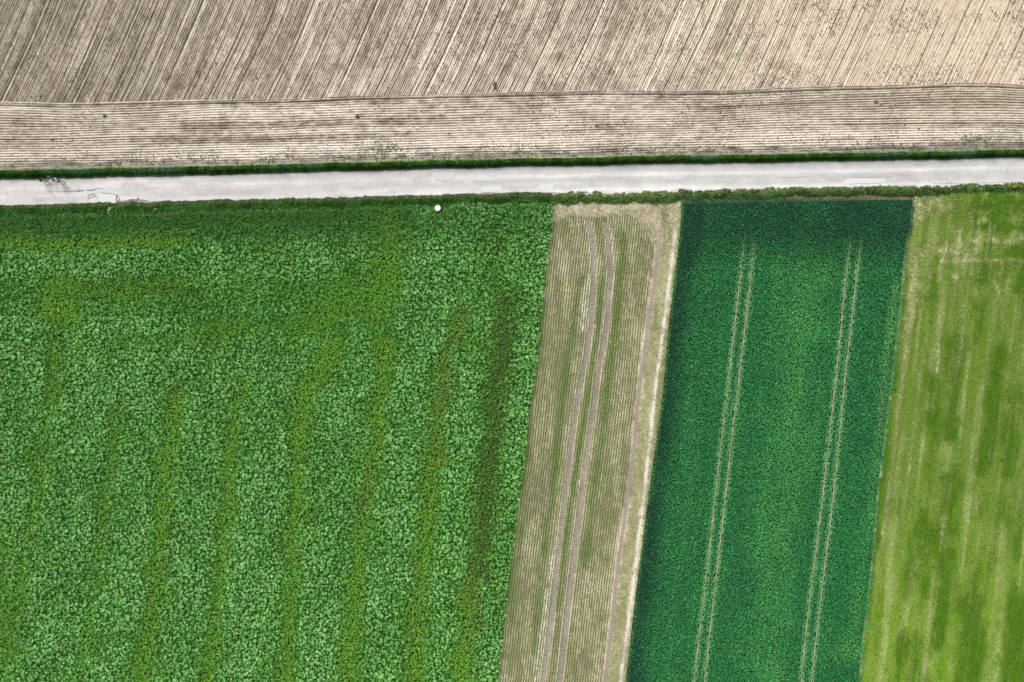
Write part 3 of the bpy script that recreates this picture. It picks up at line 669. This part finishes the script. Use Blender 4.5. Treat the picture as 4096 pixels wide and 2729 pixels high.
# ---- weeds at the foot of the headland and a loose patch of them
n = 16000
X = rng.uniform(-61, 61, n); px = ipx(X); off = rng.gamma(2.6, .24, n)
Y = wy(vt(px)) + .15 + off
t_ = .5 * fbm(X / 1.6, Y / .6, 2) + .5 * vn(X / .35, Y / .2, 5)
k1 = rng.random(n) < ss(.52, .72, t_) * .45
Xp = wx(rng.normal(1500, 62, 1500)); Yp = wy(rng.normal(598, 22, 1500))
k2 = (rng.random(1500) < ss(.4, .6, fbm(Xp / .5, Yp / .4, 4)) * .42)
Xq = wx(rng.normal(3890, 45, 260)); Yq = wy(rng.normal(565, 12, 260))
X = np.concatenate([X[k1], Xp[k2], Xq]); Y = np.concatenate([Y[k1], Yp[k2], Yq]); n = len(X); k = 6
c = mixc((.09, .12, .07), (.17, .21, .12), rep(rng.random(n), k)) * (.6 + .7 * rng.random(n * k))[:, None]
L = .06 + .07 * rng.random(n * k)
o = blades('field_weeds', rep(X, k) + jit(n * k, .05), rep(Y, k) + jit(n * k, .05), np.full(n * k, .04), rng.random(n * k) * 6.283, L, L * .22, L * .45, L * .2, c, M_GRASS)
tag(o, 'sparse grey green weeds on the bare soil just above the grassy bank', 'weeds', kind='stuff')

# ---- clods on the bare soil
def octa(name, X, Y, Z, r, col, mat):
    n = len(X); d_ = np.array([(1, 0, 0), (0, 1, 0), (-1, 0, 0), (0, -1, 0), (0, 0, 1), (0, 0, -1)], float)
    V = np.stack([X, Y, Z], -1)[:, None, :] + d_[None] * r[:, None, None] * (.6 + .7 * rng.random((n, 6, 1)))
    f = np.array([(0, 1, 4), (1, 2, 4), (2, 3, 4), (3, 0, 4), (1, 0, 5), (2, 1, 5), (3, 2, 5), (0, 3, 5)])
    F = (np.arange(n)[:, None, None] * 6 + f[None]).reshape(-1, 3)
    return raw(name, V.reshape(-1, 3), F, np.repeat(col[:, None], 6, 1).reshape(-1, 3), mat)
n = 130000
X = rng.uniform(-61, 61, n); Y = rng.uniform(float(wy(690)), 41, n)
dn = ss(.42, .66, fbm(X / 3, Y / 3, 6)) * (.35 + .65 * ss(-20, 6, X)) + .15
keep = (rng.random(n) < dn * .75) & (ipy(Y) < vt(ipx(X)) - 4)
X, Y = X[keep], Y[keep]; n = len(X); r = .022 + .060 * rng.random(n) ** 3.0
cl = mixc((.06, .045, .03), (.34, .28, .20), rng.random(n) ** 1.5)
o = octa('soil_clods', X, Y, .03 + r * .5, r, cl, M_CLOD)
tag(o, 'loose clods of earth scattered over the ploughed soil', 'clods', kind='stuff')

# ---- single weeds standing out on the bare field
M_WEED = mat_attr('weed_leaf', .6, .3, transl=.1)
for i, (qx, qy, rr, lab) in enumerate([(421, 466, .19, 'small dark green weed alone on the bare headland, nearest to the left edge'),
        (1430, 468, .20, 'green weed clump alone on the bare headland, above the loose patch of weeds'),
        (1980, 343, .34, 'ragged weed tuft between the slanting furrows just above the headland'),
        (2385, 504, .14, 'tiny weed on the pale headland soil right of the middle'),
        (3502, 408, .15, 'weed clump on the darker headland soil towards the right')]):
    cx, cy = float(wx(qx)), float(wy(qy)); n = int(500 * rr)
    a = rng.random(n) * 6.283; q = rr * np.sqrt(rng.random(n)) * (.6 if i == 2 else .8)
    X = np.cos(a) * q * (.6 if i == 2 else 1); Y = np.sin(a) * q * (1.6 if i == 2 else .8)
    L = .08 + .08 * rng.random(n)
    c = mixc((.035, .07, .03), (.10, .17, .06), rng.random(n))
    o = blades('weed', X, Y, .03 + .14 * np.clip(1 - q / rr, 0, 1) * rng.random(n), a + jit(n, .6), L, L * .25, L * .5, L * .25, c, M_WEED)
    o.location = (cx, cy, 0); tag(o, lab, 'weed', 'weeds on the bare field')

# ---- a few flowers in the south verge
def flowers(name, pts, colr, lab):
    X = wx([p[0] for p in pts]); Y = wy([p[1] for p in pts]); n = len(X); k = 6
    a = np.tile(np.arange(k) * 6.283 / k, n)
    c = np.tile(np.array(colr), (n * k, 1)) * (.8 + .3 * rng.random(n * k))[:, None]
    o = blades(name, rep(X, k), rep(Y, k), np.full(n * k, .36), a, np.full(n * k, .05), np.full(n * k, .018), np.full(n * k, .01), np.full(n * k, .01), c, M_GRASS)
    tag(o, lab, 'flowers', kind='stuff')
P = [(4045 + rng.normal(0, 22), 749 + rng.normal(0, 3)) for _ in range(16)] + [(3795, 759), (3797, 760), (3454, 770), (3455, 774), (3164, 772)]
flowers('yellow_flowers', P, (.75, .52, .03), 'yellow wild flowers in the roadside grass near the right edge')
P = [(440 + rng.normal(0, 6), 841 + rng.normal(0, 3)) for _ in range(10)] + [(628 + rng.normal(0, 3), 839 + rng.normal(0, 1.5)) for _ in range(4)]
flowers('pale_flowers', P, (.62, .62, .42), 'pale cream flowers in the grass below the broken edge of the road')

# ================================================================== OBJECTS
def obj_bm(name, bm, mat, parent=None, smooth=False, loc=None):
    me = bpy.data.meshes.new(name); bmesh.ops.recalc_face_normals(bm, faces=bm.faces); bm.to_mesh(me); bm.free()
    for p in me.polygons: p.use_smooth = smooth
    me.materials.append(mat); o = bpy.data.objects.new(name, me); C.objects.link(o); o.parent = parent
    if loc: o.location = loc
    return o
def lathe(bm, prof, n=40, M=None):
    rings = []
    for r_, z_ in prof:
        rings.append([bm.verts.new((r_ * math.cos(2 * math.pi * i / n), r_ * math.sin(2 * math.pi * i / n), z_)) for i in range(n)])
    for a, b_ in zip(rings[:-1], rings[1:]):
        for i in range(n): bm.faces.new((a[i], a[(i + 1) % n], b_[(i + 1) % n], b_[i]))
    if M is not None: bmesh.ops.transform(bm, matrix=M, verts=[v for r in rings for v in r])
    return rings
def tube(bm, pts, r, n=8, caps=True):
    pts = [Vector(p) for p in pts]; rings = []
    rr = r if isinstance(r, (list, tuple)) else [r] * len(pts)
    for i, p in enumerate(pts):
        t = (pts[min(i + 1, len(pts) - 1)] - pts[max(i - 1, 0)]).normalized()
        a = t.orthogonal().normalized(); b_ = t.cross(a)
        if rings:   # keep frames aligned
            ref = rings[-1][1]; a = (ref - t * ref.dot(t)).normalized(); b_ = t.cross(a)
        rings.append(([bm.verts.new(p + (a * math.cos(2 * math.pi * k / n) + b_ * math.sin(2 * math.pi * k / n)) * rr[i]) for k in range(n)], a))
    for (A, _), (B, _) in zip(rings[:-1], rings[1:]):
        for k in range(n): bm.faces.new((A[k], A[(k + 1) % n], B[(k + 1) % n], B[k]))
    if caps:
        bm.faces.new(rings[0][0][::-1]); bm.faces.new(rings[-1][0])
def torus(bm, R_, r, n=40, m=8, c=(0, 0, 0)):     # in the XZ plane
    g_ = []
    for i in range(n):
        a = 2 * math.pi * i / n
        g_.append([bm.verts.new((c[0] + (R_ + r * math.cos(2 * math.pi * j / m)) * math.cos(a), c[1] + r * math.sin(2 * math.pi * j / m), c[2] + (R_ + r * math.cos(2 * math.pi * j / m)) * math.sin(a))) for j in range(m)])
    for i in range(n):
        for j in range(m): bm.faces.new((g_[i][j], g_[(i + 1) % n][j], g_[(i + 1) % n][(j + 1) % m], g_[i][(j + 1) % m]))
def rbox(bm, c, s, bev=.01, rot=None):
    r = bmesh.ops.create_cube(bm, size=1); vs = r['verts']
    M = Matrix.Translation(c) @ (rot or Matrix()) @ Matrix.Diagonal((*s, 1)); bmesh.ops.transform(bm, matrix=M, verts=vs)
    es = list({e for v in vs for e in v.link_edges}); bmesh.ops.bevel(bm, geom=es, offset=bev, segments=2, affect='EDGES')
def empty(name, loc, rz=0):
    o = bpy.data.objects.new(name, None); C.objects.link(o); o.location = loc; o.rotation_euler = (0, 0, rz); return o

# ---- concrete well ring with white lid
M_CONC = mat_plain('weathered_concrete', (.42, .40, .35), .9, var=.2, scale=12)
M_LID = mat_plain('white_lid', (.85, .85, .82), .6, var=.03)
M_DARK = mat_plain('dark_metal', (.05, .05, .05), .5)
well = empty('well_cover', (float(wx(1752)), float(wy(835)), 0))
tag(well, 'round white lid in a low concrete ring standing in the crop below the road', 'well cover')
bm = bmesh.new(); lathe(bm, [(.345, -.1), (.345, .40), (.335, .415), (.290, .415), (.280, .405), (.280, .0)], 48); obj_bm('ring', bm, M_CONC, well, True)
bm = bmesh.new(); rg = lathe(bm, [(.275, .22), (.275, .345), (.262, .36), (.12, .372), (.001, .375)], 48); lid = obj_bm('lid', bm, M_LID, well, True)
for a in (100, 235, 285):
    bm = bmesh.new(); rbox(bm, (math.cos(math.radians(a)) * .225, math.sin(math.radians(a)) * .225, .374), (.05, .03, .03), .006, Matrix.Rotation(math.radians(a + 90), 4, 'Z')); obj_bm('lid_handle', bm, M_DARK, well)

# ---- bicycle standing at the road edge
M_TYRE = mat_plain('tyre_rubber', (.045, .045, .045), .8); M_RIM = mat_plain('alloy', (.16, .165, .17), .45, .4)
M_FRAME = mat_plain('black_paint', (.02, .022, .026), .35); M_BAG = mat_plain('black_fabric', (.012, .012, .014), .9, var=.3)
M_SAD = mat_plain('saddle', (.015, .015, .015), .5); M_GRIP = mat_plain('grip', (.03, .03, .03), .7)
M_GREY = mat_plain('grey_cloth', (.07, .08, .09), .8)
ra = np.array((wx(189.5), wy(726.5))); fa = np.array((wx(221), wy(717.0)))
mid_ = (ra + fa) / 2; hd = math.atan2(fa[1] - ra[1], fa[0] - ra[0]); WB = 1.06
bike = empty('bicycle', (float(mid_[0]), float(mid_[1]), .055), hd)
tag(bike, 'black bicycle with a dark bag over its rear wheel standing at the grassy road edge', 'bicycle')
RW = .345
def wheel(x):
    w = empty('wheel', (x, 0, RW)); w.parent = bike
    bm = bmesh.new(); torus(bm, RW - .022, .022, 48, 10); obj_bm('tyre', bm, M_TYRE, w, True)
    bm = bmesh.new(); torus(bm, RW - .05, .011, 48, 8); obj_bm('rim', bm, M_RIM, w, True)
    bm = bmesh.new(); tube(bm, [(0, -.05, 0), (0, .05, 0)], .02, 12)
    for i in range(28):
        a = i * 2 * math.pi / 28; s_ = .035 if i % 2 else -.035
        tube(bm, [(.02 * math.cos(a + .5), s_, .02 * math.sin(a + .5)), ((RW - .055) * math.cos(a), 0, (RW - .055) * math.sin(a))], .0015, 4)
    obj_bm('spokes', bm, M_RIM, w); return w
wheel(-WB / 2); fw = wheel(WB / 2)
bm = bmesh.new(); R0 = (-WB / 2, 0, RW); BB = (-.10, 0, .29); ST = (-.27, 0, .78); HT = (.31, 0, .86); HB = (.36, 0, .70)
for a, b_, r_ in ((BB, ST, .018), (ST, HT, .018), (BB, HB, .022), (HT, HB, .022)): tube(bm, [a, b_], r_, 10)
for s_ in (-1, 1):
    tube(bm, [(R0[0], .06 * s_, RW), (-.13, .03 * s_, .29)], .010, 8); tube(bm, [(R0[0], .06 * s_, RW), (-.262, .015 * s_, .76)], .009, 8)
obj_bm('frame', bm, M_FRAME, bike, True)
bm = bmesh.new(); tube(bm, [(.365, 0, .69), (.375, 0, .66)], .02, 8)
for s_ in (-1, 1): tube(bm, [(.375, 0, .67), (.38, .055 * s_, .65), (.44, .055 * s_, .5), (WB / 2, .055 * s_, RW)], .012, 8)
obj_bm('fork', bm, M_FRAME, bike, True)
bm = bmesh.new(); tube(bm, [(.31, 0, .86), (.30, 0, .98), (.36, 0, 1.02)], .015, 8)
tube(bm, [(.24, -.35, 1.04), (.33, -.20, 1.05), (.36, 0, 1.03), (.33, .20, 1.05), (.24, .35, 1.04)], .013, 8)
hb = obj_bm('handlebar', bm, M_RIM, bike, True)
for s_ in (-1, 1):
    bm = bmesh.new(); tube(bm, [(.235, .36 * s_, 1.04), (.30, .26 * s_, 1.047)], .020, 8); obj_bm('grip', bm, M_GRIP, hb, True)
bm = bmesh.new(); tube(bm, [(-.27, 0, .77), (-.295, 0, .90)], .013, 8); obj_bm('seat_post', bm, M_RIM, bike, True)
bm = bmesh.new()
prof = [(-.16, .075), (-.12, .085), (-.05, .065), (.03, .035), (.11, .022), (.14, .010)]; rgs = []
for x_, w_ in prof: rgs.append([bm.verts.new((-.30 + x_, w_ * math.cos(k * math.pi / 4), .925 + .028 * math.sin(k * math.pi / 4) - .15 * max(0, w_ - .07))) for k in range(8)])
for A, B in zip(rgs[:-1], rgs[1:]):
    for k in range(8): bm.faces.new((A[k], A[(k + 1) % 8], B[(k + 1) % 8], B[k]))
bm.faces.new(rgs[0]); bm.faces.new(rgs[-1][::-1]); obj_bm('saddle', bm, M_SAD, bike, True)
bm = bmesh.new()
for s_ in (-1, 1):
    tube(bm, [(-.28, .05 * s_, .72), (-.80, .06 * s_, .72)], .006, 6); tube(bm, [(-.60, .06 * s_, .72), (-.53, .07 * s_, .36)], .006, 6)
for x_ in (-.40, -.55, -.70, -.80): tube(bm, [(x_, -.06, .72), (x_, .06, .72)], .005, 6)
obj_bm('luggage_rack', bm, M_FRAME, bike)
bm = bmesh.new(); torus(bm, .09, .006, 28, 6, (-.10, -.05, .29))
for s_ in (-1, 1):
    tube(bm, [(-.10, .07 * s_, .29), (-.10 + .12 * s_, .09 * s_, .29 - .12 * s_)], .010, 8)
    rbox(bm, (-.10 + .125 * s_, .14 * s_, .29 - .12 * s_), (.09, .09, .02), .004)
for z_ in (.0, .0):
    pass
tube(bm, [(-.10, -.05, .38), (-WB / 2, -.05, RW + .04)], .004, 6); tube(bm, [(-.10, -.05, .20), (-WB / 2, -.05, RW - .04)], .004, 6)
obj_bm('crankset', bm, M_RIM, bike)
bm = bmesh.new(); tube(bm, [(-.16, .05, .28), (-.20, .22, -.04)], .009, 8); obj_bm('kickstand', bm, M_FRAME, bike)
bm = bmesh.new(); rbox(bm, (-.62, 0, .80), (.36, .26, .15), .05); rbox(bm, (-.62, 0, .885), (.20, .12, .03), .01)
bag = obj_bm('rack_bag', bm, M_BAG, None, True); bag.location = bike.location; bag.rotation_euler = bike.rotation_euler
tag(bag, 'black bag strapped on the rear rack of the bicycle', 'bag')
bm = bmesh.new(); rbox(bm, (.48, 0, .94), (.16, .24, .13), .03); fb = obj_bm('front_bag', bm, M_GREY, None, True); fb.location = bike.location; fb.rotation_euler = bike.rotation_euler
tag(fb, 'small grey bag hung before the handlebar of the bicycle', 'bag')

# ---- person standing beside the front wheel
M_SKIN = mat_plain('skin', (.52, .34, .25), .55, var=.06); M_HAIR = mat_plain('dark_hair', (.02, .016, .014), .7, var=.3)
M_WHITE = mat_plain('white_cotton', (.88, .89, .91), .85, var=.03); M_BLUE = mat_plain('blue_cotton', (.025, .09, .26), .85)
M_SHORT = mat_plain('black_shorts', (.012, .010, .013), .85); M_SHOE = mat_plain('brown_shoe', (.11, .045, .04), .7); M_SOLE = mat_plain('shoe_sole', (.2, .18, .17), .8)
M_EYE = mat_plain('eye', (.02, .02, .02), .3)
def skin(name, nodes, edges, mat, parent, root=0, sub=2):
    """nodes: (x, y, z, r[, r2])"""
    me = bpy.data.meshes.new(name); me.from_pydata([n_[:3] for n_ in nodes], edges, []); me.update()
    o = bpy.data.objects.new(name, me); C.objects.link(o); o.parent = parent
    sk = o.modifiers.new('skin', 'SKIN'); sk.use_smooth_shade = True
    if not me.skin_vertices: 
        bpy.context.view_layer.objects.active = o; bpy.ops.mesh.customdata_skin_add()
    for i, n_ in enumerate(nodes):
        d_ = me.skin_vertices[0].data[i]; d_.radius = (n_[3], n_[4] if len(n_) > 4 else n_[3]); d_.use_root = (i == root)
    sb = o.modifiers.new('sub', 'SUBSURF'); sb.levels = sub; sb.render_levels = sub
    me.materials.append(mat); return o
gf = np.array((wx(253.5), wy(731.0)))
per = empty('person', (float(gf[0]), float(gf[1]), .055), math.radians(-58)); per.scale = (1.06,) * 3    # local +x = facing direction, +y = left
tag(per, 'person in a white and blue shirt, black shorts and brown shoes standing beside the bicycle', 'person')
N, E = [], []
def nd(*a):
    N.append(a); return len(N) - 1
def ch(prev, *pts):
    for p in pts:
        i = nd(*p); E.append((prev, i)); prev = i
    return prev
pel = nd(0, 0, .90, .13, .10)
chest = ch(pel, (0, 0, 1.03, .115, .09), (.0, 0, 1.17, .13, .10), (-.005, 0, 1.31, .13, .09)); 
neck = ch(chest, (.0, 0, 1.41, .055), (.035, 0, 1.46, .050)); ch(neck, (.085, 0, 1.50, .072, .078), (.110, 0, 1.56, .078, .088), (.105, 0, 1.62, .055, .06))
for s_ in (-1, 1):
    fx = .04 if s_ < 0 else -.02
    k_ = ch(pel, (0, .085 * s_, .84, .085), (.01, .10 * s_, .66, .070), (.02, .105 * s_, .47, .053), (.0, .11 * s_, .33, .054), (-.015 + fx, .12 * s_, .10, .034), (-.01 + fx, .125 * s_, .055, .04), (.10 + fx, .13 * s_ + .02 * s_, .04, .03))
    w_ = ch(chest, (0, .10 * s_, 1.35, .06), (-.005, .185 * s_, 1.33, .052), (-.01, .235 * s_, 1.20, .043), (-.01, .262 * s_, 1.06, .036), (.10, .235 * s_, .975, .032), (.205, .19 * s_, .935, .023, .019))
    pm = ch(w_, (.245, .175 * s_, .925, .026, .016), (.280, .165 * s_, .915, .028, .014))
    for q in range(4):
        oy_ = (q - 1.5) * .017; l_ = (.030, .036, .034, .026)[q]
        ch(pm, (.305, .162 * s_ + oy_, .910, .008), (.305 + l_, .158 * s_ + oy_, .895, .0075), (.305 + l_ * 1.5, .155 * s_ + oy_, .870, .0065))
    ch(w_, (.250, .150 * s_, .925, .009), (.275, .125 * s_, .915, .009), (.295, .115 * s_, .905, .0075))
skin('body', N, E, M_SKIN, per)
# face details
bm = bmesh.new(); 
def ball(bm, c, s, seg=14):
    r = bmesh.ops.create_uvsphere(bm, u_segments=seg, v_segments=seg // 2 + 2, radius=1); bmesh.ops.transform(bm, matrix=Matrix.Translation(c) @ Matrix.Diagonal((*s, 1)), verts=r['verts'])
ball(bm, (.195, 0, 1.505), (.016, .012, .022)); obj_bm('nose', bm, M_SKIN, per, True)
for s_ in (-1, 1):
    bm = bmesh.new(); ball(bm, (.095, .082 * s_, 1.545), (.018, .010, .028)); obj_bm('ear', bm, M_SKIN, per, True)
for s_ in (-1, 1):
    bm = bmesh.new(); ball(bm, (.186, .030 * s_, 1.535), (.008, .012, .007)); obj_bm('eye', bm, M_EYE, per, True)
bm = bmesh.new(); ball(bm, (.165, 0, 1.465), (.008, .022, .006)); obj_bm('mouth', bm, mat_plain('lips', (.35, .13, .11), .5), per, True)
bm = bmesh.new(); ball(bm, (.095, 0, 1.590), (.118, .104, .100), 24)
for v in bm.verts:
    f = v.co.x - .095
    if v.co.z < 1.575 and f > .03: v.co.z = 1.575 + (v.co.z - 1.575) * .1
    v.co += Vector((math.sin(v.co.y * 90), math.sin(v.co.z * 80), math.sin(v.co.x * 85))) * .004
obj_bm('hair', bm, M_HAIR, per, True)
N, E = [], []
r0 = nd(0, 0, .93, .175, .135); c_ = ch(r0, (.01, 0, 1.05, .170, .135), (.01, 0, 1.18, .185, .14), (0, 0, 1.32, .175, .125), (0, .10, 1.37, .09), ); ch(c_ - 1, (0, -.10, 1.37, .09)); ch(c_ - 1, (-.005, 0, 1.42, .075, .07))
sh = skin('shirt', N, E, M_WHITE, per)
for s_ in (-1, 1):
    N, E = [], []
    r0 = nd(-.005, .19 * s_, 1.345, .055); ch(r0, (-.005, .215 * s_, 1.31, .056), (-.010, .245 * s_, 1.20, .052), (-.010, .262 * s_, 1.09, .048)); skin('sleeve', N, E, M_BLUE, sh)
    bm = bmesh.new(); tube(bm, [(.005, .150 * s_, .95), (.005, .135 * s_, 1.1), (.005, .148 * s_, 1.25)], [.05, .045, .045], 12); obj_bm('side_panel', bm, M_BLUE, sh, True)
N, E = [], []
r0 = nd(0, 0, .88, .16, .125)
for s_ in (-1, 1): ch(r0, (0, .088 * s_, .80, .112), (.01, .102 * s_, .66, .102), (.015, .106 * s_, .56, .094))
ch(r0, (0, 0, .97, .145, .115)); skin('shorts', N, E, M_SHORT, per)
for s_, fx, rz in ((-1, .04, -28), (1, -.02, 8)):
    N, E = [], []
    bx, by = -.015 + fx, .125 * s_; ca, sa = math.cos(math.radians(rz)), math.sin(math.radians(rz))
    r0 = nd(bx - .05 * ca, by - .05 * sa, .05, .042); ch(r0, (bx + .02 * ca, by + .02 * sa, .06, .050), (bx + .10 * ca, by + .10 * sa, .045, .048), (bx + .18 * ca, by + .18 * sa, .035, .040), (bx + .215 * ca, by + .215 * sa, .032, .028))
    shoe = skin('shoe', N, E, M_SHOE, per)
    bm = bmesh.new(); rbox(bm, (bx + .07 * ca, by + .07 * sa, .012), (.30, .09, .022), .01, Matrix.Rotation(math.radians(rz), 4, 'Z')); obj_bm('sole', bm, M_SOLE, shoe)

# ================================================================== LIGHT, WORLD, CAMERA
SUN_EL, SUN_AZ = math.radians(44), math.radians(118)      # azimuth measured from +x, counter-clockwise
sd = Vector((math.cos(SUN_EL) * math.cos(SUN_AZ), math.cos(SUN_EL) * math.sin(SUN_AZ), math.sin(SUN_EL)))
w = bpy.data.worlds.new('World'); scene.world = w; w.use_nodes = True
nt = w.node_tree; bg = nt.nodes['Background']; sky = nt.nodes.new('ShaderNodeTexSky'); sky.sky_type = 'NISHITA'
sky.sun_disc = False; sky.sun_elevation = SUN_EL; sky.sun_rotation = math.radians(90) - SUN_AZ; sky.dust_density = 3; sky.air_density = 1.0; sky.ozone_density = 1
hs = nt.nodes.new('ShaderNodeHueSaturation'); hs.inputs['Saturation'].default_value = .45
nt.links.new(sky.outputs[0], hs.inputs['Color']); nt.links.new(hs.outputs[0], bg.inputs[0]); bg.inputs[1].default_value = .055
sl = bpy.data.lights.new('sun', 'SUN'); sl.energy = 2.0; sl.angle = math.radians(40); sl.color = (1, .965, .91)
so = bpy.data.objects.new('sun', sl); C.objects.link(so); so.rotation_euler = sd.to_track_quat('Z', 'Y').to_euler()
cam = bpy.data.cameras.new('camera'); co = bpy.data.objects.new('camera', cam); C.objects.link(co)
co.location = (0, 0, H); co.rotation_euler = (0, 0, 0); cam.sensor_width = 36; cam.sensor_fit = 'HORIZONTAL'
cam.lens = 36 / (2 * (2048 / S) / H); cam.clip_end = 6000; scene.camera = co
scene.view_settings.view_transform = 'Standard'; scene.view_settings.look = 'None'
scene.view_settings.exposure = 1.5; scene.view_settings.gamma = 1
scene.cycles.max_bounces = 4; scene.cycles.diffuse_bounces = 3
